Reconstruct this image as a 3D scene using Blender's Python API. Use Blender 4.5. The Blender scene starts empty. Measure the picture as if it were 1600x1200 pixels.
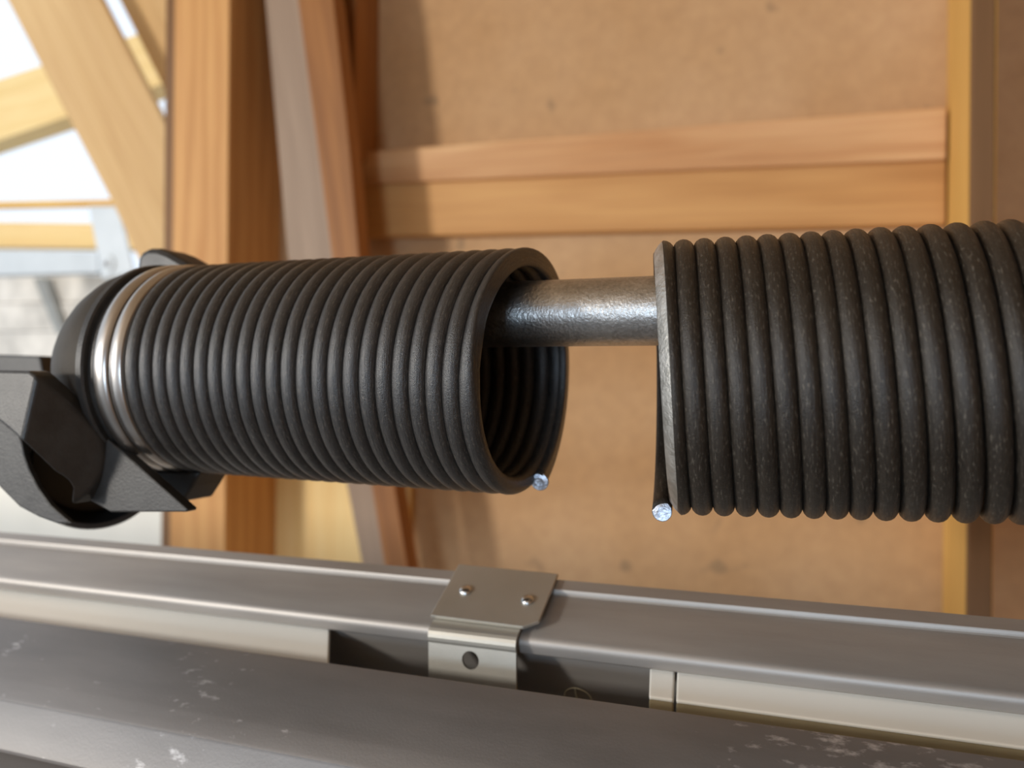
import bpy, bmesh, math, random
from mathutils import Vector, Matrix
random.seed(7)
S = bpy.context.scene
COL = S.collection
PI = math.pi

# ------------------------------------------------------------------ camera
# world: X runs along the shaft and the back wall, Y away from the camera, Z up
F, ROLL = 1300.0, 0.009
AL = math.atan2(F, 3235.0)
r_ = Vector((math.cos(ROLL), math.sin(ROLL), 0)); f_ = Vector((0, 0, 1)); UPc = Vector((math.sin(ROLL), -math.cos(ROLL), 0))
Xc = r_*math.cos(AL) - f_*math.sin(AL); Yc = r_*math.sin(AL) + f_*math.cos(AL)
M3 = Matrix((Xc, Yc, UPc))                       # camera axes (x right, y down, z forward) -> world
cam = bpy.data.cameras.new('camera'); camo = bpy.data.objects.new('camera', cam); COL.objects.link(camo)
cx, cy, cz = M3 @ Vector((1, 0, 0)), M3 @ Vector((0, -1, 0)), M3 @ Vector((0, 0, -1))
camo.matrix_world = Matrix(((cx.x, cy.x, cz.x, 0), (cx.y, cy.y, cz.y, 0), (cx.z, cy.z, cz.z, 0), (0, 0, 0, 1)))
cam.sensor_width = 36; cam.lens = 36*F/1600; cam.clip_start = 0.01; cam.clip_end = 200
cam.dof.use_dof = True; cam.dof.focus_distance = 0.285; cam.dof.aperture_fstop = 8.0
S.camera = camo

# ------------------------------------------------------------------ world, lamps, exposure
W = bpy.data.worlds.new('world'); S.world = W; W.use_nodes = True
bg = W.node_tree.nodes['Background']; bg.inputs[0].default_value = (0.80, 0.89, 1.0, 1); bg.inputs[1].default_value = 1.25
S.view_settings.view_transform = 'Standard'; S.view_settings.look = 'None'; S.view_settings.gamma = 1
S.view_settings.use_curve_mapping = False; S.view_settings.exposure = 0.0
def area(name, loc, target, sx, sy, power, col):
    l = bpy.data.lights.new(name, 'AREA'); l.shape = 'RECTANGLE'; l.size = sx; l.size_y = sy; l.energy = power; l.color = col
    o = bpy.data.objects.new(name, l); COL.objects.link(o); o.location = loc
    o.rotation_euler = (Vector(target)-Vector(loc)).to_track_quat('-Z', 'Y').to_euler(); return o
area('window_light_side', (-1.75, -1.30, 0.22), (-0.35, 0.95, 0.0), 0.26, 0.26, 34, (1.0, 0.95, 0.88))
area('window_light_front', (0.02, -2.1, -0.22), (-0.1, 0.31, 0.0), 0.46, 0.36, 17, (0.60, 0.79, 1.0))

# ------------------------------------------------------------------ helpers
def ray(px, py): return M3 @ Vector(((px-800)/F, (py-600)/F, 1.0))
def at(px, py, Y):                                # the point seen at a pixel, on the plane y = Y
    q = ray(px, py); return q*(Y/q.y)
def link(o, parent=None):
    COL.objects.link(o)
    if parent is not None: o.parent = parent
    return o
def meshobj(name, verts, faces, mat, parent=None, smooth=False):
    me = bpy.data.meshes.new(name); me.from_pydata([tuple(v) for v in verts], [], faces); me.validate(); me.update()
    b = bmesh.new(); b.from_mesh(me); bmesh.ops.recalc_face_normals(b, faces=b.faces); b.to_mesh(me); b.free()
    if smooth:
        for p in me.polygons: p.use_smooth = True
    if mat: me.materials.append(mat)
    return link(bpy.data.objects.new(name, me), parent)
def bevel(o, w, seg=2, ang=35):
    m = o.modifiers.new('bevel', 'BEVEL'); m.width = w; m.segments = seg; m.limit_method = 'ANGLE'; m.angle_limit = math.radians(ang)
    return o
def empty(name, loc=(0, 0, 0)):
    o = bpy.data.objects.new(name, None); o.empty_display_size = 0.02; COL.objects.link(o); o.location = loc; return o
def tag(o, label, cat, group=None):
    o['label'] = label; o['category'] = cat
    if group: o['group'] = group
    return o
def struct(o): o['kind'] = 'structure'; return o
def keep(o, parent):                              # parent without moving
    o.parent = parent; o.matrix_parent_inverse = Matrix.Translation(-Vector(parent.location)); return o
def grain(o, direction, k=None):                  # point attribute: coordinates with X along the grain
    d = Vector(direction).normalized(); a = Vector((0, 1, 0)) if abs(d.y) < .9 else Vector((1, 0, 0))
    y = d.cross(a).normalized(); z = d.cross(y); off = Vector((random.uniform(-9, 9), random.uniform(-.12, .12), random.uniform(-.12, .12)))
    at_ = o.data.attributes.new('grain', 'FLOAT_VECTOR', 'POINT')
    for i, v in enumerate(o.data.vertices):
        c = v.co; at_.data[i].vector = (c.dot(d)+off.x, c.dot(y)+off.y, c.dot(z)+off.z)
    return o
def box(name, x0, x1, y0, y1, z0, z1, mat, parent=None, gd=None):
    v = [(x, y, z) for z in (z0, z1) for y in (y0, y1) for x in (x0, x1)]
    f = [(0, 2, 3, 1), (4, 5, 7, 6), (0, 1, 5, 4), (2, 6, 7, 3), (0, 4, 6, 2), (1, 3, 7, 5)]
    o = meshobj(name, v, f, mat, parent)
    if gd: grain(o, gd)
    return o
def prism(name, pts, Y, t, mat, parent=None, gd=None, bev=0):     # outline seen from the camera at y = Y, thickness t backwards
    P = [at(x, y, Y) for x, y in pts]; n = len(P)
    v = P + [p+Vector((0, t, 0)) for p in P]
    f = [tuple(range(n)), tuple(range(2*n-1, n-1, -1))] + [(i, (i+1) % n, n+(i+1) % n, n+i) for i in range(n)]
    o = meshobj(name, v, f, mat, parent)
    if gd: grain(o, P[gd[1]]-P[gd[0]])
    if bev: bevel(o, bev)
    return o
def tube_path(pts, rad, nseg=16, cap=True):
    V, Fc = [], []
    for i, p in enumerate(pts):
        a = (pts[min(i+1, len(pts)-1)]-pts[max(i-1, 0)]).normalized()
        u = a.cross(Vector((0, 0, 1)) if abs(a.z) < .9 else Vector((1, 0, 0))).normalized(); w = a.cross(u)
        for k in range(nseg):
            t = 2*PI*k/nseg; V.append(p+(u*math.cos(t)+w*math.sin(t))*rad)
    for i in range(len(pts)-1):
        for k in range(nseg):
            k2 = (k+1) % nseg; Fc.append((i*nseg+k, i*nseg+k2, (i+1)*nseg+k2, (i+1)*nseg+k))
    if cap: Fc += [tuple(range(nseg)), tuple(range(len(V)-nseg, len(V)))]
    return V, Fc
def smooth_by_angle(o, deg=40):
    for p in o.data.polygons: p.use_smooth = True
    b = bmesh.new(); b.from_mesh(o.data)
    for e in b.edges:
        if len(e.link_faces) == 2 and e.calc_face_angle(0) > math.radians(deg): e.smooth = False
    b.to_mesh(o.data); b.free(); return o

# ------------------------------------------------------------------ materials
def newmat(name):
    m = bpy.data.materials.new(name); m.use_nodes = True; nt = m.node_tree
    return m, nt, nt.nodes['Principled BSDF']
def N(nt, typ, **kw):
    n = nt.nodes.new(typ)
    for k, v in kw.items(): setattr(n, k, v)
    return n
def ramp(nt, stops):
    n = nt.nodes.new('ShaderNodeValToRGB'); e = n.color_ramp.elements
    while len(e) < len(stops): e.new(0.5)
    for i, (p, c) in enumerate(stops): e[i].position = p; e[i].color = (*c, 1) if len(c) == 3 else c
    return n
def noise(nt, vec, scale, detail=4, rough=.55, dist=0):
    n = nt.nodes.new('ShaderNodeTexNoise'); n.inputs['Scale'].default_value = scale; n.inputs['Detail'].default_value = detail
    n.inputs['Roughness'].default_value = rough; n.inputs['Distortion'].default_value = dist
    if vec is not None: nt.links.new(vec, n.inputs['Vector'])
    return n
def mapping(nt, vec, sc):
    n = nt.nodes.new('ShaderNodeMapping'); n.inputs['Scale'].default_value = sc; nt.links.new(vec, n.inputs['Vector']); return n.outputs[0]
def mixc(nt, fac, a, b, mode='MIX'):
    n = nt.nodes.new('ShaderNodeMix'); n.data_type = 'RGBA'; n.blend_type = mode
    for s, i in ((fac, 0), (a, 6), (b, 7)):
        if isinstance(s, (int, float)): n.inputs[i].default_value = s
        elif isinstance(s, tuple): n.inputs[i].default_value = (*s, 1)
        else: nt.links.new(s, n.inputs[i])
    return n.outputs[2]
def bump(nt, h, strength, dist, bs):
    n = nt.nodes.new('ShaderNodeBump'); n.inputs['Strength'].default_value = strength; n.inputs['Distance'].default_value = dist
    nt.links.new(h, n.inputs['Height']); nt.links.new(n.outputs[0], bs.inputs['Normal'])

def wood(name, light, dark, streak=.5, rough=.6, knots=None):
    m, nt, bs = newmat(name); L = nt.links.new
    a = N(nt, 'ShaderNodeAttribute', attribute_name='grain')
    low = noise(nt, mapping(nt, a.outputs['Vector'], (2.2, 14, 14)), 1.0, 3, .5)
    add = N(nt, 'ShaderNodeVectorMath', operation='MULTIPLY_ADD'); L(low.outputs['Color'], add.inputs[0]); add.inputs[1].default_value = (0, .05, .05); L(a.outputs['Vector'], add.inputs[2])
    w = N(nt, 'ShaderNodeTexWave', wave_type='RINGS', rings_direction='X'); w.inputs['Scale'].default_value = 16; w.inputs['Distortion'].default_value = 2.5; w.inputs['Detail'].default_value = 2
    L(mapping(nt, add.outputs[0], (.12, 1, 1)), w.inputs['Vector'])
    fine = noise(nt, mapping(nt, a.outputs['Vector'], (6, 220, 220)), 1.0, 3, .6)
    c = ramp(nt, [(0.1, light), (0.55, tuple(l*.6+d*.4 for l, d in zip(light, dark))), (1.0, dark)])
    mx = N(nt, 'ShaderNodeMath', operation='MULTIPLY_ADD'); L(w.outputs['Fac'], mx.inputs[0]); mx.inputs[1].default_value = streak; L(low.outputs['Fac'], mx.inputs[2])
    sub = N(nt, 'ShaderNodeMath', operation='SUBTRACT'); L(mx.outputs[0], sub.inputs[0]); sub.inputs[1].default_value = .35
    L(sub.outputs[0], c.inputs[0])
    col = mixc(nt, .25, c.outputs[0], fine.outputs['Fac'], 'OVERLAY')
    L(col, bs.inputs['Base Color']); bs.inputs['Roughness'].default_value = rough; bs.inputs['Specular IOR Level'].default_value = .3
    bump(nt, fine.outputs['Fac'], .25, .001, bs)
    return m
M_PINE = wood('pine', (.62, .33, .12), (.42, .18, .05), .45)
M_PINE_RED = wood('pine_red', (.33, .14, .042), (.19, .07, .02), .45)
M_BEAM = wood('pine_beam', (.70, .41, .20), (.46, .20, .07), .55)
M_PALE = wood('pine_pale', (.62, .40, .18), (.50, .29, .11), .3)
M_GOLD = wood('pine_golden', (.78, .47, .13), (.55, .27, .06), .4)
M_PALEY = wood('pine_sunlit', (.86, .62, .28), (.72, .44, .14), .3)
M_GREY = wood('weathered_wood', (.33, .235, .165), (.23, .155, .105), .3)
M_DARKSTRIP = wood('dark_strip', (.20, .10, .04), (.12, .055, .02), .3)  # brown of the two added strips that stand in for dark places
M_CEIL = wood('ceiling_wood', (.70, .50, .30), (.55, .36, .19), .4)
def board_mat():
    m, nt, bs = newmat('particle_board'); L = nt.links.new
    g = N(nt, 'ShaderNodeNewGeometry')
    n1 = noise(nt, g.outputs['Position'], 5, 3, .5); n2 = noise(nt, mapping(nt, g.outputs['Position'], (60, 60, 60)), 1, 4, .6); n3 = noise(nt, g.outputs['Position'], 26, 1.5, .45)
    c = ramp(nt, [(.3, (.50, .29, .135)), (.7, (.58, .365, .195))]); L(n1.outputs['Fac'], c.inputs[0])
    sp = ramp(nt, [(.70, (0, 0, 0)), (.76, (1, 1, 1))]); L(n3.outputs['Fac'], sp.inputs[0])
    col = mixc(nt, .2, c.outputs[0], n2.outputs['Fac'], 'OVERLAY')
    mul = N(nt, 'ShaderNodeMath', operation='MULTIPLY'); L(sp.outputs[0], mul.inputs[0]); mul.inputs[1].default_value = .55
    col = mixc(nt, mul.outputs[0], col, (.24, .16, .09))
    L(col, bs.inputs['Base Color']); bs.inputs['Roughness'].default_value = .7; bs.inputs['Specular IOR Level'].default_value = .25
    return m
M_BOARD = board_mat()
def steel(name, base, dark, rough, metal=1.0, scale=(30, 30, 30), bumpk=.1, speck=0, spangle=0):
    m, nt, bs = newmat(name); L = nt.links.new
    tc = N(nt, 'ShaderNodeTexCoord'); v = mapping(nt, tc.outputs['Object'], scale)
    n1 = noise(nt, v, 1, 5, .6); n2 = noise(nt, tc.outputs['Object'], 900, 3, .6)
    c = ramp(nt, [(.3, dark), (.7, base)]); L(n1.outputs['Fac'], c.inputs[0]); col = c.outputs[0]
    if speck:
        n3 = noise(nt, mapping(nt, tc.outputs['Object'], (90, 200, 200)), 1, 4, .65); n4 = noise(nt, tc.outputs['Object'], 9, 2)
        mm = N(nt, 'ShaderNodeMath', operation='MULTIPLY'); L(n3.outputs['Fac'], mm.inputs[0]); L(n4.outputs['Fac'], mm.inputs[1])
        sp = ramp(nt, [(.335, (0, 0, 0)), (.44, (speck,)*3)]); L(mm.outputs[0], sp.inputs[0]); col = mixc(nt, sp.outputs[0], col, (.75, .74, .75))
    if spangle:
        vo = N(nt, 'ShaderNodeTexVoronoi'); vo.inputs['Scale'].default_value = spangle; L(tc.outputs['Object'], vo.inputs['Vector'])
        bw = N(nt, 'ShaderNodeRGBToBW'); L(vo.outputs['Color'], bw.inputs[0]); col = mixc(nt, .35, col, bw.outputs[0], 'SOFT_LIGHT')
    L(col, bs.inputs['Base Color']); bs.inputs['Metallic'].default_value = metal
    rr = N(nt, 'ShaderNodeMapRange'); L(n1.outputs['Fac'], rr.inputs[0]); rr.inputs[3].default_value = rough-.07; rr.inputs[4].default_value = rough+.09; L(rr.outputs[0], bs.inputs['Roughness'])
    bump(nt, n2.outputs['Fac'], bumpk, .0004, bs)
    return m
M_GALV = steel('galvanised_rail', (.43, .40, .37), (.33, .305, .28), .50, .6, (8, 60, 60), .12)
M_GALVF = steel('galvanised_rail_dusty', (.27, .26, .255), (.20, .193, .19), .50, .65, (8, 40, 40), .15, speck=.75)
M_SHAFT = steel('galvanised_tube', (.56, .55, .53), (.40, .39, .38), .34, 1.0, (60, 160, 160), .5, spangle=900)
M_BRACKET = steel('zinc_bracket', (.50, .475, .42), (.43, .41, .36), .45, .75, (20, 20, 20), .08)
M_RIVET = steel('rivet_steel', (.66, .66, .66), (.5, .5, .5), .25)
M_BRIGHT = steel('bright_turned_steel', (.50, .47, .44), (.40, .375, .35), .30, 1.0, (20, 20, 20), .05)
M_CUT = steel('fresh_cut_steel', (.55, .57, .62), (.30, .32, .37), .33, 1.0, (700, 700, 700), .6)
M_FRACT = steel('fracture_steel', (.58, .56, .52), (.36, .34, .30), .42, .9, (200, 200, 200), .7)
M_CAST = steel('cast_iron', (.052, .050, .047), (.030, .028, .026), .44, .4, (90, 90, 90), .35)
M_CASTB = steel('cast_iron_brown', (.070, .060, .048), (.045, .038, .030), .62, .15, (60, 60, 60), .25)
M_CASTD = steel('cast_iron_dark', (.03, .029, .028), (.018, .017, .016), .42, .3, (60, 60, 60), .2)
M_GALVW = steel('pale_galvanised', (.62, .64, .64), (.52, .54, .54), .5, .5, (10, 10, 10), .05)
def spring_mat(name, c0, c1, sp, spec=.6, r0=.24):
    m, nt, bs = newmat(name); L = nt.links.new
    uv = N(nt, 'ShaderNodeUVMap', uv_map='wire'); tc = N(nt, 'ShaderNodeTexCoord')
    st = noise(nt, mapping(nt, uv.outputs[0], (110, 26, 1)), 1, 5, .65); big = noise(nt, tc.outputs['Object'], 45, 3); fine = noise(nt, tc.outputs['Object'], 1400, 4, .7)
    c = ramp(nt, [(.32, c0), (.68, c1)]); mm = mixc(nt, .4, st.outputs['Fac'], big.outputs['Fac']); L(mm, c.inputs[0])
    dust = noise(nt, mapping(nt, uv.outputs[0], (420, 34, 1)), 1, 3, .6)
    sr = ramp(nt, [(.56, (0, 0, 0)), (.68, (sp,)*3)]); L(dust.outputs['Fac'], sr.inputs[0])
    col = mixc(nt, sr.outputs[0], c.outputs[0], (.125, .108, .085))
    L(col, bs.inputs['Base Color']); bs.inputs['Metallic'].default_value = 0; bs.inputs['Specular IOR Level'].default_value = spec
    rr = N(nt, 'ShaderNodeMapRange'); L(st.outputs['Fac'], rr.inputs[0]); rr.inputs[1].default_value = .3; rr.inputs[2].default_value = .7; rr.inputs[3].default_value = r0; rr.inputs[4].default_value = r0+.2; L(rr.outputs[0], bs.inputs['Roughness'])
    add = N(nt, 'ShaderNodeMath', operation='MULTIPLY_ADD'); L(st.outputs['Fac'], add.inputs[0]); add.inputs[1].default_value = 1.4; L(fine.outputs['Fac'], add.inputs[2])
    bump(nt, add.outputs[0], .8, .00022, bs)
    return m
M_SPRING_L = spring_mat('oiled_spring_wire', (.016, .0145, .0135), (.042, .038, .035), .55)
M_SPRING_R = spring_mat('oiled_spring_wire_brown', (.013, .010, .0075), (.032, .025, .018), .6, .42, .30)
def plain(name, col, rough=.6, var=.12, scale=20):
    m, nt, bs = newmat(name); g = N(nt, 'ShaderNodeNewGeometry'); n = noise(nt, g.outputs['Position'], scale, 4)
    c = ramp(nt, [(.3, tuple(x*(1-var) for x in col)), (.7, tuple(min(1, x*(1+var)) for x in col))])
    nt.links.new(n.outputs['Fac'], c.inputs[0]); nt.links.new(c.outputs[0], bs.inputs['Base Color']); bs.inputs['Roughness'].default_value = rough
    return m
M_WHITE = plain('white_painted_board', (.78, .76, .70), .45, .04, 8)
M_CREAM = plain('cream_board', (.82, .78, .68), .6, .05, 6)
M_SIDING = plain('weathered_siding', (.66, .61, .54), .7, .25, 14)
M_CONC = plain('concrete', (.28, .28, .275), .8, .12, 3)
M_STRUT = plain('grey_strut', (.30, .30, .28), .6, .1, 20)
M_OLIVESHADE = plain('olive_shade', (.26, .215, .125), .7, .1, 60)  # shade from the near rail, put into an olive colour
M_MARK = plain('pale_paint', (.62, .58, .42), .6, .1, 60)

# ------------------------------------------------------------------ setting
WALL_Y = 0.95
struct(box('wall_back', -0.80, 1.6, WALL_Y, WALL_Y+.014, -2.1, .62, M_BOARD))
struct(box('ceiling', -1.15, 2.0, -2.45, .98, .65, .68, M_CEIL, None, (1, 0, 0)))
struct(box('wall_right', 1.6, 1.62, -2.40, .98, -2.1, .65, M_BOARD))
struct(box('floor', -5, 5, -7, 5, -2.14, -2.10, M_CONC))
wf = struct(box('added_front_wall', -1.15, -0.55, -2.45, -2.40, -2.1, .65, M_BOARD))  # unseen front wall, added and sized to hold back fill light
for n_, q in (('added_front_wall_right', (.65, 2.0, -2.1, .65)), ('added_front_wall_lintel', (-.55, .65, .04, .65))):
    struct(box(n_, q[0], q[1], -2.45, -2.40, q[2], q[3], M_BOARD))

POST_Y = []
def vpost(name, pl, pr, pside, mat, label, yf=None, py=300, zb=None):
    # front face spans pl..pr, the side face runs back to the wall where it shows at pside
    q0, q1 = ray(pr, py), ray(pside, py)
    x1 = q1.x/q1.y*WALL_Y; yf = yf or x1/(q0.x/q0.y)
    x0 = at(pl, py, yf).x; POST_Y.append(yf)
    o = box(name, min(x0, x1), max(x0, x1), yf, WALL_Y, -2.1 if zb is None else at(pr, zb, yf).z, .62, mat, None, (0, 0, 1)); bevel(o, .0015)
    return tag(o, label, 'post')
vpost('wall_post', 270, 356, 440, M_PINE, 'thick squared pine post with a light front and an orange-brown side, behind the left spring')
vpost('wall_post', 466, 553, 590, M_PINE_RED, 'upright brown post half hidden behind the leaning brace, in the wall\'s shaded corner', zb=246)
vpost('wall_post', 1557, 1522, 1478, M_GOLD, 'narrow golden pine upright at the far right, above and below the right spring')
b = box('gap_strip', at(257, 300, .93).x, at(272, 300, .93).x, .93, .965, -2.1, .62, M_DARKSTRIP, None, (0, 0, 1))  # dark strip standing in for the shadowed gap beside the post
tag(b, 'thin dark brown strip standing in for the shaded gap along the outer edge of the thick pine post', 'batten')
o = prism('dark_front_strip', [(1523, -400), (1558, -400), (1548, 1300), (1509, 1300)], POST_Y[-1]-.012, .012, M_DARKSTRIP, None, (0, 3), .001)  # strip added to make the upright's front face dark
tag(o, 'dark brown strip added to darken the front edge of the narrow golden upright', 'strip')
# ledger between the posts: two boards on the wall
o = prism('ledger_board', [(548, 238), (1480, 166), (1479, 248), (548, 288)], WALL_Y-.03, .03, M_BEAM, None, (0, 1), .002)
tag(o, 'light pine ledger board with red grain streaks, sloping across the back wall', 'board')
o = prism('ledger_board', [(548, 289), (1479, 249), (1478, 350), (548, 371)], WALL_Y-.022, .022, M_PINE, None, (0, 1), .002)
tag(o, 'plainer tan board fixed right under the streaked ledger board on the back wall', 'board')
o = prism('bright_patch_panel', [(420, 690), (640, 690), (640, 1000), (420, 1000)], WALL_Y-.006, .006, M_PALEY, None, (0, 3))  # panel added to stand in for a bright patch of wall
tag(o, 'pale yellow panel standing in for a bright patch low on the back wall between the thick post and the leaning brace', 'panel')
# leaning brace and the grey plank behind it
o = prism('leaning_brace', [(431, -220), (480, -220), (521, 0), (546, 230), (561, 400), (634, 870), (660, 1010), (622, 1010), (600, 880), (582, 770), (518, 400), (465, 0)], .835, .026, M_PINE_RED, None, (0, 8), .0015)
tag(o, 'reddish-brown leaning plank brace in front of the back wall, beside the thick post', 'brace')
o = prism('leaning_plank', [(395, -220), (470, -220), (640, 1010), (590, 1010), (543, 765), (449, 400)], .866, .018, M_GREY, None, (1, 2), .0015)
tag(o, 'weathered grey plank leaning just behind the reddish brace', 'plank')
# the bright open side on the left
o = prism('gable_strut', [(-92, -200), (56, -200), (250, 180), (400, 480), (460, 600), (315, 600), (215, 400), (178, 320), (12, 0)], .97, .012, M_PALE, None, (0, 5))
tag(o, 'broad tan diagonal strut crossing the bright opening at the left', 'strut')
o = prism('gable_plank', [(86, -200), (300, -200), (300, 235), (254, 132)], 1.03, .03, M_PALE, None, (0, 3))
tag(o, 'tan plank between the thin bright gap and the dark gap strip, upper left', 'plank')
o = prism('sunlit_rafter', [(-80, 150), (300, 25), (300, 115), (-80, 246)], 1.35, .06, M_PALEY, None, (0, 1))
tag(o, 'sunlit yellow rafter crossing behind the diagonal strut at the upper left', 'rafter')
o = prism('thin_lath', [(-80, 316), (240, 310), (240, 319), (-80, 326)], 1.2, .02, M_GOLD, None, (0, 1))
tag(o, 'thin pale lath running level under the bright opening', 'lath')
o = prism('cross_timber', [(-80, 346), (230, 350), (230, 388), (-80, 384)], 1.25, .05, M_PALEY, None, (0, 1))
tag(o, 'short orange cross timber above the galvanised track, far left', 'timber')
tk = empty('galvanised_track', at(100, 410, 1.1))
keep(prism('rail', [(-80, 388), (150, 394), (152, 426), (-80, 432)], 1.1, .03, M_GALVW, None, None, .002), tk)
keep(prism('strap', [(138, 322), (184, 322), (208, 424), (160, 436)], 1.085, .006, M_GALVW, None, None, .001), tk)
c = at(166, 412, 1.082)
def disc(name, c, rad, depth, mat, parent, n=20, dome=0):
    V = [c+Vector((rad*math.cos(2*PI*k/n), d, rad*math.sin(2*PI*k/n))) for d in (depth, 0) for k in range(n)]
    Fc = [(k, (k+1) % n, n+(k+1) % n, n+k) for k in range(n)] + [tuple(range(n))]
    if dome:
        V += [c+Vector((.6*rad*math.cos(2*PI*k/n), -dome, .6*rad*math.sin(2*PI*k/n))) for k in range(n)]
        Fc += [(n+k, n+(k+1) % n, 2*n+(k+1) % n, 2*n+k) for k in range(n)] + [tuple(range(2*n, 3*n))]
    else: Fc += [tuple(range(n, 2*n))]
    o = smooth_by_angle(meshobj(name, V, Fc, mat), 50); keep(o, parent); return o
disc('roller', c, .017, .012, M_GALVW, tk); disc('bolt', c+Vector((0, -.002, 0)), .006, .004, M_RIVET, tk, 12, .003)
tag(tk, 'pale galvanised track bar with a strap and round roller, blurred at far left', 'track')
sd = empty('outside_siding', at(60, 490, 1.4))
for k in range(3):
    keep(prism('siding_board', [(-120, 430+k*46), (260, 430+k*42), (260, 471+k*42), (-120, 475+k*46)], 1.4-.004*k, .02, M_SIDING, None, None, .002), sd)
tag(sd, 'weathered whitish siding boards below the galvanised track', 'siding')
o = prism('dark_strut', [(52, 434), (68, 434), (100, 520), (88, 522)], 1.376, .014, M_STRUT)
tag(o, 'thin dark slanting strut in front of the whitish siding', 'strut')
o = prism('cream_panel', [(-140, 620), (255, 620), (255, 1000), (-140, 1000)], 1.02, .02, M_CREAM, None, None, .002)
tag(o, 'bright cream panel under the cast cone, above the far rail', 'panel')

# ------------------------------------------------------------------ the steel rails below (one tilted frame for all of them)
TL, DE = math.radians(.84), math.radians(27)
ex = Vector((math.cos(TL), 0, math.sin(TL))); ez0 = Vector((-math.sin(TL), 0, math.cos(TL))); ey0 = Vector((0, 1, 0))
ep = ey0*math.cos(DE)+ez0*math.sin(DE); en = -ey0*math.sin(DE)+ez0*math.cos(DE)
O0 = ey0*.33 - ez0*.107
RM = Matrix(((ex.x, ep.x, en.x, O0.x), (ex.y, ep.y, en.y, O0.y), (ex.z, ep.z, en.z, O0.z), (0, 0, 0, 1)))
RI = RM.inverted()
def rhit(px, py, n=None, p=None):                 # rail-frame point seen at a pixel, on n = const or p = const
    d = RI.to_3x3() @ ray(px, py); o = RI @ Vector((0, 0, 0))
    k = (n-o.z)/d.z if n is not None else (p-o.y)/d.y
    return o+d*k
def sheet(name, poly, t, x0, x1, mat, parent=None):   # bent sheet profile (p, n) swept along the rail
    n = len(poly); off = []
    P = [Vector(q) for q in poly]
    for i in range(n):
        a = (P[i]-P[i-1]).normalized() if i else (P[1]-P[0]).normalized()
        b_ = (P[i+1]-P[i]).normalized() if i < n-1 else a
        na, nb = Vector((-a.y, a.x)), Vector((-b_.y, b_.x)); m_ = (na+nb).normalized(); off.append(P[i]+m_*(t/max(.4, m_.dot(na))))
    ring = P+off[::-1]; m = len(ring)
    V = [(x, q.x, q.y) for x in (x0, x1) for q in ring]
    Fc = [(i, (i+1) % m, m+(i+1) % m, m+i) for i in range(m)]
    for i in range(n-1):
        q = (i, i+1, m-2-i, m-1-i); Fc += [q, tuple(m+k for k in q)]
    o = meshobj(name, V, Fc, mat, parent)
    if parent is None: o.matrix_world = RM
    smooth_by_angle(o, 32); return o
far = sheet('door_rail', [(.0378, .0022), (.0312, .0022), (.0306, .0016), (.0302, .0004), (.0296, 0), (.0035, 0), (.0018, -.0005), (.0006, -.0016), (0, -.0033), (-.0003, -.0067), (.0006, -.0081), (.0045, -.0088), (.0052, -.0095), (.0052, -.036)], .0012, -1.6, .6, M_GALV)
tag(far, 'far galvanised steel rail carrying the clip, brownish top with a bright raised edge', 'rail')
near = sheet('door_rail', [(-.0255, -.040), (-.0255, -.0015), (-.0262, -.0004), (-.0275, 0), (-.0615, 0), (-.0625, -.0002), (-.0705, -.0012), (-.0719, -.0018), (-.0724, -.003), (-.0846, -.0180), (-.0858, -.0182), (-.1250, .0018)][::-1], -.0012, -1.4, .5, M_GALVF)
tag(near, 'near dusty steel rail with white specks and a blue-grey front face', 'rail')
def rbox(name, x0, x1, p0, p1, n0, n1, mat):
    o = box(name, x0, x1, p0, p1, n0, n1, mat); o.matrix_world = RM; bevel(o, .0012, 3); return o
def rslab(name, quad, t, mat, parent=None):        # slab between the rails: corners (x, p, n), thickness t along -n
    V = [tuple(q) for q in quad]+[(q[0], q[1], q[2]-t) for q in quad]; n = len(quad)
    o = meshobj(name, V, [tuple(range(n)), tuple(range(2*n-1, n-1, -1))]+[(i, (i+1) % n, n+(i+1) % n, n+i) for i in range(n)], mat)
    o.matrix_world = RM; bevel(o, .0008, 3); return o
def wx(px, py, p): return (rhit(px, py, n=-.0100).x if p is None else rhit(px, py, p=p).x)
NB = -.0102
e1, e2 = rhit(513, 984, n=NB), rhit(511, 1040, n=NB)
tag(rslab('white_board', [(-1.6, .0036, NB), (e1.x, .0036, NB), (e1.x+(e2.x-e1.x)*(.0036+.0245)/(e1.y-e2.y), -.0245, NB), (-1.6, -.0245, NB)], .0025, M_WHITE), 'cream-white board lying between the rails, left of the clip', 'board')
a1, a2 = rhit(1015, 1054, n=NB), rhit(1013, 1110, n=NB); b1, b2 = rhit(1056, 1059, n=NB), rhit(1054, 1112, n=NB)
def xat(a, b, p): return a.x+(b.x-a.x)*(a.y-p)/(a.y-b.y)
pm = -.0118
wb = empty('white_board', RM @ Vector((-.03, -.006, NB)))
keep(rslab('board_face', [(xat(b1, b2, .0036)+.0004, .0036, NB), (.6, .0036, NB), (.6, pm, NB), (xat(b1, b2, pm)+.0004, pm, NB)], .0025, M_WHITE), wb)
keep(rslab('board_shade', [(xat(b1, b2, pm)+.0004, pm-.0002, NB-.0006), (.6, pm-.0002, NB-.0006), (.6, -.0245, NB-.0020), (xat(b1, b2, -.0245)+.0004, -.0245, NB-.0020)], .0025, M_OLIVESHADE), wb)['label'] = 'lower strip with the shade of the near rail as olive colour'  # lower strip carries the near rail's shade as colour
tag(wb, 'long white board with its shaded lower edge coloured olive, between the rails at the lower right', 'board')
we = empty('white_block', RM @ Vector((-.085, -.006, NB)))
keep(rslab('block_face', [(xat(a1, a2, .0036), .0036, NB), (xat(b1, b2, .0036)-.0006, .0036, NB), (xat(b1, b2, pm)-.0006, pm, NB), (xat(a1, a2, pm), pm, NB)], .0025, M_WHITE), we)
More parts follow.
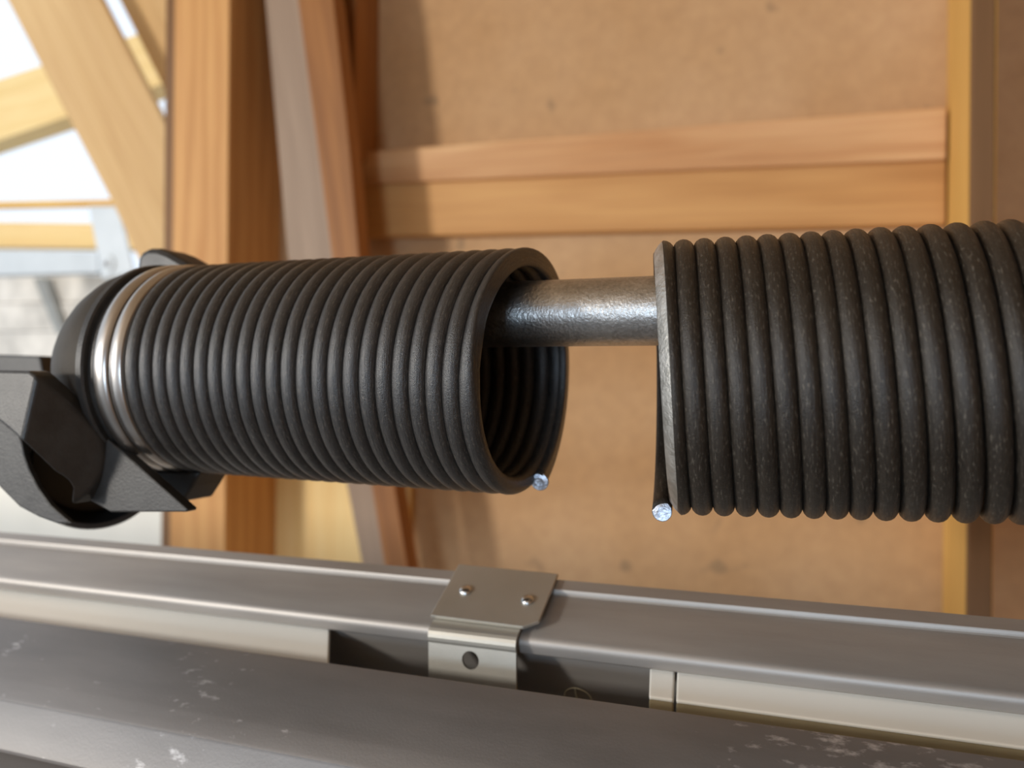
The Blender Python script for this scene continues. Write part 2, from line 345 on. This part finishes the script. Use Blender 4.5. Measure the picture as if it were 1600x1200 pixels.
keep(rslab('block_shade', [(xat(a1, a2, pm), pm-.0002, NB-.0006), (xat(b1, b2, pm)-.0006, pm-.0002, NB-.0006), (xat(b1, b2, -.0245)-.0006, -.0245, NB-.0020), (xat(a1, a2, -.0245), -.0245, NB-.0020)], .0025, M_OLIVESHADE), we)['label'] = 'lower strip with the shade of the near rail as olive colour'
tag(we, 'short white end block butted against the right-hand white board', 'block')
tag(rbox('gap_floor', -1.6, .6, -.024, .0035, -.042, -.040, M_CASTD), 'dark floor added to darken the gap between the two rails', 'channel')  # floor added to keep the gap between the rails dark
# round stamped mark on the web of the far rail, half hidden by the near rail
c = rhit(903, 1092, p=.0037); mr = .0062
V, Fc = tube_path([Vector((c.x+mr*math.cos(t), .0038, c.z+mr*math.sin(t))) for t in [2*PI*k/40 for k in range(41)]], .00022, 6, False)
o = meshobj('stamped_mark', V, Fc, M_MARK, far); o['label'] = 'pale thin circle with a vertical stroke'
V2, F2 = tube_path([Vector((c.x-.0006, .0038, c.z+z)) for z in (mr, 0, -mr)], .00035, 6)
o.data.clear_geometry(); k = len(V); o.data.from_pydata([tuple(v) for v in V+V2], [], Fc+[tuple(i+k for i in f) for f in F2])
# clip: sloping top plate, hanging front plate with a hole, two rivets
clip = empty('joining_clip'); clip.matrix_world = RM @ Matrix.Translation(Vector((-.15, .012, .004)))
CI = Matrix.Translation(-Vector((-.15, .012, .004)))
def cpart(o): o.parent = clip; o.matrix_parent_inverse = CI; return o
tp = [rhit(x, y, n=.0046) for x, y in [(672, 961), (817, 979), (842, 970), (872, 896), (717, 881)]]
V = [(q.x, q.y, .0046) for q in tp]+[(q.x, q.y, .0028) for q in tp]
o = meshobj('top_plate', V, [(0, 1, 2, 3, 4), (9, 8, 7, 6, 5)]+[(i, (i+1) % 5, 5+(i+1) % 5, 5+i) for i in range(5)], M_BRACKET)
bevel(o, .0004); cpart(o)
_d, _o = RI.to_3x3() @ ray(736, 1031), RI @ Vector((0, 0, 0))
_k = -(.891*(_o.y+.004)-.454*(_o.z+.003))/(.891*_d.y-.454*_d.z); hx = _o+_d*_k
HOLE_F = (-.003-hx.z)/(.891*.030)
def bent_plate(x0, x1, prof, t, hole_x, hole_i, rad):
    # strip of sheet bent over the rail lip; the flat span hole_i..hole_i+1 carries a real hole
    b = bmesh.new(); nrm = []
    P = [Vector(q) for q in prof]
    for i in range(len(P)):
        if i == hole_i: continue
        if i == len(P)-1: continue
        vs = [b.verts.new((x, q.x, q.y)) for x, q in ((x0, P[i]), (x1, P[i]), (x1, P[i+1]), (x0, P[i+1]))]; b.faces.new(vs)
    A, B = P[hole_i], P[hole_i+1]; c_ = A+(B-A)*HOLE_F; d = (B-A).normalized(); n = 24
    hv = [b.verts.new((hole_x+rad*math.cos(2*PI*k/n), *(c_+d*rad*math.sin(2*PI*k/n)))) for k in range(n)]
    L_ = (B-A).length
    ov = []
    for k in range(n):
        t_ = 2*PI*k/n; cx_, sx_ = math.cos(t_), math.sin(t_)
        s = 1e9
        if cx_ > 1e-6: s = min(s, (x1-hole_x)/cx_)
        if cx_ < -1e-6: s = min(s, (x0-hole_x)/cx_)
        dl = (c_-A).length
        if sx_ > 1e-6: s = min(s, (L_-dl)/sx_)
        if sx_ < -1e-6: s = min(s, -dl/sx_)
        ov.append((hole_x+cx_*s, *(c_+d*sx_*s), t_))
    cor = []
    for xx, q in ((x1, B), (x0, B), (x0, A), (x1, A)):
        cor.append((xx, q.x, q.y, math.atan2((q-c_).dot(d), xx-hole_x) % (2*PI)))
    allo = sorted(ov+cor, key=lambda q: q[3]); vo = [b.verts.new(q[:3]) for q in allo]
    m = len(vo)
    for j in range(m):
        k0 = int(round(allo[j][3]/(2*PI)*n-1e-6)) if False else min(range(n), key=lambda k: abs(((2*PI*k/n)-allo[j][3]+PI) % (2*PI)-PI))
        a1 = allo[(j+1) % m][3]; k1 = min(range(n), key=lambda k: abs(((2*PI*k/n)-a1+PI) % (2*PI)-PI))
        f = [vo[j], vo[(j+1) % m]] + ([hv[k1], hv[k0]] if k1 != k0 else [hv[k0]]); b.faces.new(f)
    bmesh.ops.remove_doubles(b, verts=b.verts, dist=1e-6)
    bmesh.ops.recalc_face_normals(b, faces=b.faces)
    me = bpy.data.meshes.new('front_plate'); b.to_mesh(me); b.free(); me.materials.append(M_BRACKET)
    o = link(bpy.data.objects.new('front_plate', me)); s_ = o.modifiers.new('thick', 'SOLIDIFY'); s_.thickness = t; s_.offset = 0
    return o
xl, xr_ = rhit(670, 1000, p=-.004).x, rhit(807, 1018, p=-.004).x
o = bent_plate(xl, xr_, [(.006, .0020), (.0005, .0019), (-.0008, .0017), (-.0019, .0012), (-.0028, .0004), (-.0035, -.0006), (-.0039, -.0018), (-.004, -.0030), (-.004-.454*.030, -.003-.891*.030)], .0014, hx.x, 7, .0040)
cpart(o)
def rivet(c):
    V, Fc = [], []; n = 16
    for z, rr in ((0, .0030), (.0006, .0030), (.0013, .0024), (.0018, .0012)):
        V += [(c.x+rr*math.cos(2*PI*k/n), c.y+rr*math.sin(2*PI*k/n), .0046+z) for k in range(n)]
    for i in range(3): Fc += [(i*n+k, i*n+(k+1) % n, (i+1)*n+(k+1) % n, (i+1)*n+k) for k in range(n)]
    Fc.append(tuple(range(3*n, 4*n)))
    cpart(meshobj('rivet', V, Fc, M_RIVET, None, True))
rivet(rhit(727, 921, n=.0055)); rivet(rhit(824, 936, n=.0055))
tag(clip, 'bent zinc clip with two rivets and a hole, straddling the far rail', 'clip')

# ------------------------------------------------------------------ shaft
SY, SZ, SR = .310, .0280, .0131
V, Fc = [], []; n = 64
xs_ = [-.296+.010*i for i in range(130)]
for x in xs_:
    V += [(x, SY+SR*math.cos(2*PI*k/n), SZ+SR*math.sin(2*PI*k/n)) for k in range(n)]
for i in range(len(xs_)-1): Fc += [(i*n+k, i*n+(k+1) % n, (i+1)*n+(k+1) % n, (i+1)*n+k) for k in range(n)]
Fc += [tuple(range(n)), tuple(range(len(V)-n, len(V)))]
o = smooth_by_angle(meshobj('torsion_shaft', V, Fc, M_SHAFT), 50)
tag(o, 'bright galvanised tube shaft bridging the gap between the two broken springs', 'shaft')

# ------------------------------------------------------------------ springs
RO, RW = .0490, .0037
def frame(yaw, tau):      # yaw about Z relative to world X (positive turns towards the camera), tau lifts the right end
    h = Vector((math.cos(yaw), -math.sin(yaw), 0)); back = Vector((math.sin(yaw), math.cos(yaw), 0)); up = Vector((0, 0, 1))
    return h*math.cos(tau)+up*math.sin(tau), up*math.cos(tau)-h*math.sin(tau), back
def spring(name, a, d, ringf, axial, th0, th1, clampf, mat, flare=0, per=72, seg=18):
    """wire swept along a helix; th is the winding angle from the top over the front; returns the coil and both end frames"""
    V, Fc, UV, rows = [], [], [], []
    ns = int((th1-th0)/(2*PI)*per)
    Rm = RO-RW; R0 = Rm
    for i in range(ns+1):
        th = th0+(th1-th0)*i/ns; Rm = R0+flare*max(0, min(1, (-1.9-th)/1.1))**2
        dr, u, b = ringf(th)
        er = u*math.cos(th)-b*math.sin(th); c = a+d*axial(th)+er*Rm
        m_, lim = clampf(th)
        for k in range(seg):
            t = 2*PI*k/seg; rr, aa = math.cos(t), math.sin(t)
            if lim < 1:
                s = rr*m_[0]+aa*m_[1]
                if s > lim: rr -= (s-lim)*m_[0]; aa -= (s-lim)*m_[1]
            V.append(c+(er*rr+dr*aa)*RW)
        rows.append((th, c, er, dr))
    for i in range(ns):
        for k in range(seg): Fc.append((i*seg+k, i*seg+(k+1) % seg, (i+1)*seg+(k+1) % seg, (i+1)*seg+k))
    nq = len(Fc)
    Fc += [tuple(range(seg)), tuple(range(len(V)-seg, len(V)))]
    o = meshobj(name, V, Fc, mat, None, True)
    uv = o.data.uv_layers.new(name='wire')
    for p in o.data.polygons:
        if len(p.vertices) != 4: continue
        ks = [v % seg for v in p.vertices]; wrap = max(ks)-min(ks) > 1
        for li, v in zip(p.loop_indices, p.vertices):
            kk = v % seg
            if wrap and kk == 0: kk = seg
            uv.data[li].uv = (v//seg/per*Rm*2*PI, kk/seg)
    return o, rows
def fracture_strip(rows, th0, th1, mdir, lim, mat, parent, name='fracture_face'):
    V, Fc = [], []; hw = math.sqrt(1-lim*lim)*.93
    R_ = [q for q in rows if th0 <= q[0] <= th1]
    for i, (th, c, er, dr) in enumerate(R_):
        mv = er*mdir[0]+dr*mdir[1]; sv = er*(-mdir[1])+dr*mdir[0]
        w = hw*min(1, .15+i/10, .15+(len(R_)-1-i)/10)
        for s, e in ((-w, .008), (-w*.4, .05), (w*.4, .05), (w, .008)): V.append(c+(mv*(lim+e)+sv*s)*RW)
    for i in range(len(R_)-1):
        for k in range(3): Fc.append((i*4+k, i*4+k+1, (i+1)*4+k+1, (i+1)*4+k))
    o = meshobj(name, V, Fc, mat, None, True); keep(o, parent); return o
def cut_cap(row, sign, mat, parent, tilt=(0, 0)):
    th, c, er, dr = row; tang = dr.cross(er)
    V = []; n = 20
    # rough convex face just proud of the wire end
    tdir = tang*sign
    for rad, h in ((1.0, .02), (.93, .10), (.5, .16)):
        for k in range(n):
            t = 2*PI*k/n; rr, aa = rad*math.cos(t), rad*math.sin(t)
            V.append(c+(er*rr+dr*aa)*RW*1.01+tdir*RW*(h+tilt[0]*rr*rad+tilt[1]*aa*rad))
    V.append(c+tdir*RW*.12)
    Fc = []
    for i in range(2): Fc += [(i*n+k, i*n+(k+1) % n, (i+1)*n+(k+1) % n, (i+1)*n+k) for k in range(n)]
    Fc += [(2*n+k, 2*n+(k+1) % n, 3*n) for k in range(n)]
    V += [c+(er*math.cos(2*PI*k/n)+dr*math.sin(2*PI*k/n))*RW*.99-tdir*RW*.25 for k in range(n)]
    Fc += [(k, (k+1) % n, 3*n+1+(k+1) % n, 3*n+1+k) for k in range(n)]
    o = meshobj('cut_end', V, Fc, mat, None, False); keep(o, parent); o['label'] = 'bright broken wire end'; return o
def lerp_table(tab):
    def f(x):
        j = math.floor(x)
        if j < 0: return tab[0]+(tab[1]-tab[0])*x
        if j >= len(tab)-1: return tab[-1]+(tab[-1]-tab[-2])*(x-len(tab)+1)
        t = x-j; return tab[j]*(1-t)+tab[j+1]*t
    return f

# left half: gap positions along the axis, counted from the broken end
gL = [0.0, -6.85, -13.61, -20.73, -27.74, -34.9, -42.15, -49.21, -56.44, -63.62, -70.9, -78.15, -85.58, -92.98, -100.28, -107.62, -114.88, -122.2, -129.69, -137.13, -144.67, -152.43, -160.37]
cL = [3.45]+[(gL[i]+gL[i+1])/2 for i in range(22)]
tabL = lerp_table(cL)
aL = Vector((-.12134, .30966, .00490)); dL = Vector((.99983, -.01745, -.00510)).normalized()
def axL(th):
    x = tabL(th/(2*PI))*1e-3
    return x
def ringL(th):
    t = 1-(th/(2*PI)-1)/22.0
    return frame(math.radians(-.18+3.28*t-4.5*max(0, min(1, -th/1.3))), math.radians(1.89-3.87*t))
def clL(th):
    w = max(0, min(1, (1.9-th)/.8)); return (.10, .995), 1-.65*w
rootL = empty('torsion_spring', aL-dL*.08-Vector((0, 0, RO)))
coL, rowsL = spring('coil', aL, dL, ringL, axL, math.radians(-164), 2*PI*22.75, clL, M_SPRING_L, .002)
keep(coL, rootL)
cut_cap(rowsL[0], -1, M_CUT, rootL, (.15, -.1))
tag(rootL, 'left half of the broken dark coil spring, open snapped end facing right', 'spring')

# right half
gR = [0.0, 7.24, 14.52, 21.99, 29.16, 36.28, 43.71, 50.71, 58.01, 65.63, 73.19, 80.81, 88.88, 96.92]
cR = [-3.6]+[(gR[i]+gR[i+1])/2 for i in range(13)]+[96.92+4.0+7.6*i for i in range(28)]
tabR = lerp_table(cR)
aR = Vector((-.05655, .30020, .00285)); dR = Vector((.99557, .09101, .02378)).normalized()
def axR(th):
    x = tabR(th/(2*PI))*1e-3
    return x
def ringR(th):
    t = min(1.25, th/(2*PI)/13.0)
    return frame(math.radians(-11.1+11.33*max(-.05, t)+1.5*max(0, min(1, -th/1.3))), math.radians(2.28+2.76*max(-.05, t)))
MR = (.60, -.80)
def clR(th):
    w = max(0, min(1, (th+.9)/.5, (3.5-th)/.3)); return MR, 1-.34*w
rootR = empty('torsion_spring', aR+dR*.06-Vector((0, 0, RO)))
coR, rowsR = spring('coil', aR, dR, ringR, axR, math.radians(-172), 2*PI*38, clR, M_SPRING_R, .0045)
keep(coR, rootR)
cut_cap(rowsR[0], -1, M_CUT, rootR, (.2, .1))
o = fracture_strip(rowsR, -.4, 3.2, MR, .66, M_FRACT, rootR); o['label'] = 'bright torn face along the end coil'
tag(rootR, 'right half of the broken dark coil spring, running out of frame', 'spring')

# ------------------------------------------------------------------ winding cone casting at the left
dC, uC, bC = frame(math.radians(1.0), math.radians(-.3))
cone = empty('winding_cone', aL-dL*.19-Vector((0, 0, RO)))
def lathe(name, prof, mat, n=96):
    V, Fc = [], []
    for x, rr in prof:
        for k in range(n):
            t = 2*PI*k/n; V.append(aL+dL*x+(uC*math.cos(t)-bC*math.sin(t))*rr)
    m = len(prof)
    for i in range(m-1): Fc += [(i*n+k, i*n+(k+1) % n, (i+1)*n+(k+1) % n, (i+1)*n+k) for k in range(n)]
    Fc += [tuple(range(n)), tuple(range((m-1)*n, m*n))]
    return keep(smooth_by_angle(meshobj(name, V, Fc, mat), 35), cone)
def arcp(xc, w, r0, bul, n=6): return [(xc-w/2*math.cos(PI*i/n), r0+bul*math.sin(PI*i/n)) for i in range(n+1)]
lathe('turned_ring', [(-.1695, .043)]+[(-.1695, .0468)]+arcp(-.1655, .0076, .0475, .0018)+[(-.1612, .043)], M_BRIGHT)
lathe('turned_ring', [(-.1785, .043)]+[(-.1785, .0475)]+arcp(-.1741, .0082, .0484, .0012)+[(-.1698, .043)], M_BRIGHT)
lathe('sleeve', [(-.172, .030), (-.172, .0425), (-.150, .0415), (-.150, .030)], M_CASTD)
lathe('flange', [(-.1885, .030), (-.1885, .0470), (-.1878, .0492), (-.1868, .0500), (-.1838, .0500), (-.1830, .0492), (-.1828, .0470), (-.1788, .0470), (-.1780, .043)], M_CAST)
lathe('hub', [(-.232, .018), (-.232, .026), (-.226, .031), (-.217, .0375), (-.208, .043), (-.200, .0465), (-.194, .0480), (-.189, .0475), (-.1886, .030)], M_CASTB)
M_CASTB.node_tree.nodes['Principled BSDF'].inputs['Specular IOR Level'].default_value = .2
def cprism(name, pts, Y, t, mat, bev=.0012): return keep(prism(name, pts, Y, t, mat, None, None, bev), cone)
def onplane(px, py, pl):                            # the point seen at a pixel on the plane through three points
    nrm = (pl[1]-pl[0]).cross(pl[2]-pl[0]); q = ray(px, py); return q*(nrm.dot(pl[0])/nrm.dot(q))
def facet(name, P, faces, t, mat, bev):            # casting wall, thickness t backwards
    n = len(P); cnt = {}
    Fc = [tuple(f) for f in faces]+[tuple(n+i for i in f[::-1]) for f in faces]
    for f in faces:
        for a_, b_ in zip(f, f[1:]+f[:1]): cnt[frozenset((a_, b_))] = cnt.get(frozenset((a_, b_)), 0)+1
    Fc += [(a_, b_, n+b_, n+a_) for f in faces for a_, b_ in zip(f, f[1:]+f[:1]) if cnt[frozenset((a_, b_))] == 1]
    return keep(bevel(meshobj(name, P+[p+Vector((0, t, 0)) for p in P], Fc, mat), bev, 3, 20), cone)
cprism('ear', [(212, 425), (214, 404), (220, 393), (231, 387), (246, 387), (262, 393), (285, 406), (306, 420), (300, 440), (220, 440)], .325, .022, M_CASTD, .003)
cprism('lug', [(240, 735), (312, 738), (300, 760), (284, 785), (262, 770)], .300, .02, M_CASTD)
cprism('arm', [(-60, 552), (62, 556), (70, 600), (-60, 640)], .345, .02, M_CAST)
# strap folded over the socket, gusset plate behind it
fa, fb = at(57, 588, .249), at(34, 690, .247)
plR = (fa, fb, at(162, 725, .276)); plL = (fa, fb, at(-60, 612, .246))
facet('strap', [fa, fb]+[onplane(x, y, plL) for x, y in ((14, 671), (0, 660), (-60, 612), (-60, 577), (46, 579))] +
      [onplane(x, y, plR) for x, y in ((60, 714), (84, 737), (96, 744), (106, 752), (112, 762), (109, 790), (132, 774), (150, 756), (160, 738), (164, 718), (161, 696), (152, 675), (105, 630))],
      [[0, 1, 2, 3, 4, 5, 6], [0]+list(range(19, 6, -1))+[1]], .010, M_CAST, .0014)
cprism('housing', [(-60, 620), (0, 655), (30, 680), (34, 692), (38, 712), (46, 735), (60, 762), (80, 790), (98, 806), (112, 818), (90, 819), (60, 808), (30, 792), (0, 762), (-60, 680)], .2650, .003, M_CAST, .0008)
cprism('gusset', [(60, 591), (130, 653), (215, 727), (293, 796), (291, 800), (172, 800), (120, 770), (70, 690)], .2765, .006, M_CAST)
sc_ = at(150, 727, .305); sd_ = Vector((.78, -.62, -.06)).normalized(); su_ = Vector((0, 0, 1)); su_ = (su_-sd_*su_.dot(sd_)).normalized(); sw_ = sd_.cross(su_)
V, Fc = [], []; n = 64
SP = [(-.030, .0), (-.030, .029), (-.0285, .0315), (-.002, .0325), (0, .0315), (0, .0292), (-.002, .0284), (-.022, .0270), (-.022, 0)]
for x, rr in SP:
    for k in range(n): V.append(sc_+sd_*x+(su_*math.cos(2*PI*k/n)+sw_*math.sin(2*PI*k/n))*max(rr, .0005))
for i in range(len(SP)-1): Fc += [(i*n+k, i*n+(k+1) % n, (i+1)*n+(k+1) % n, (i+1)*n+k) for k in range(n)]
keep(smooth_by_angle(meshobj('socket', V, Fc, M_CASTD), 40), cone)
tag(cone, 'dark cast winding cone with bright turned rings, on the left spring\'s end', 'cone')
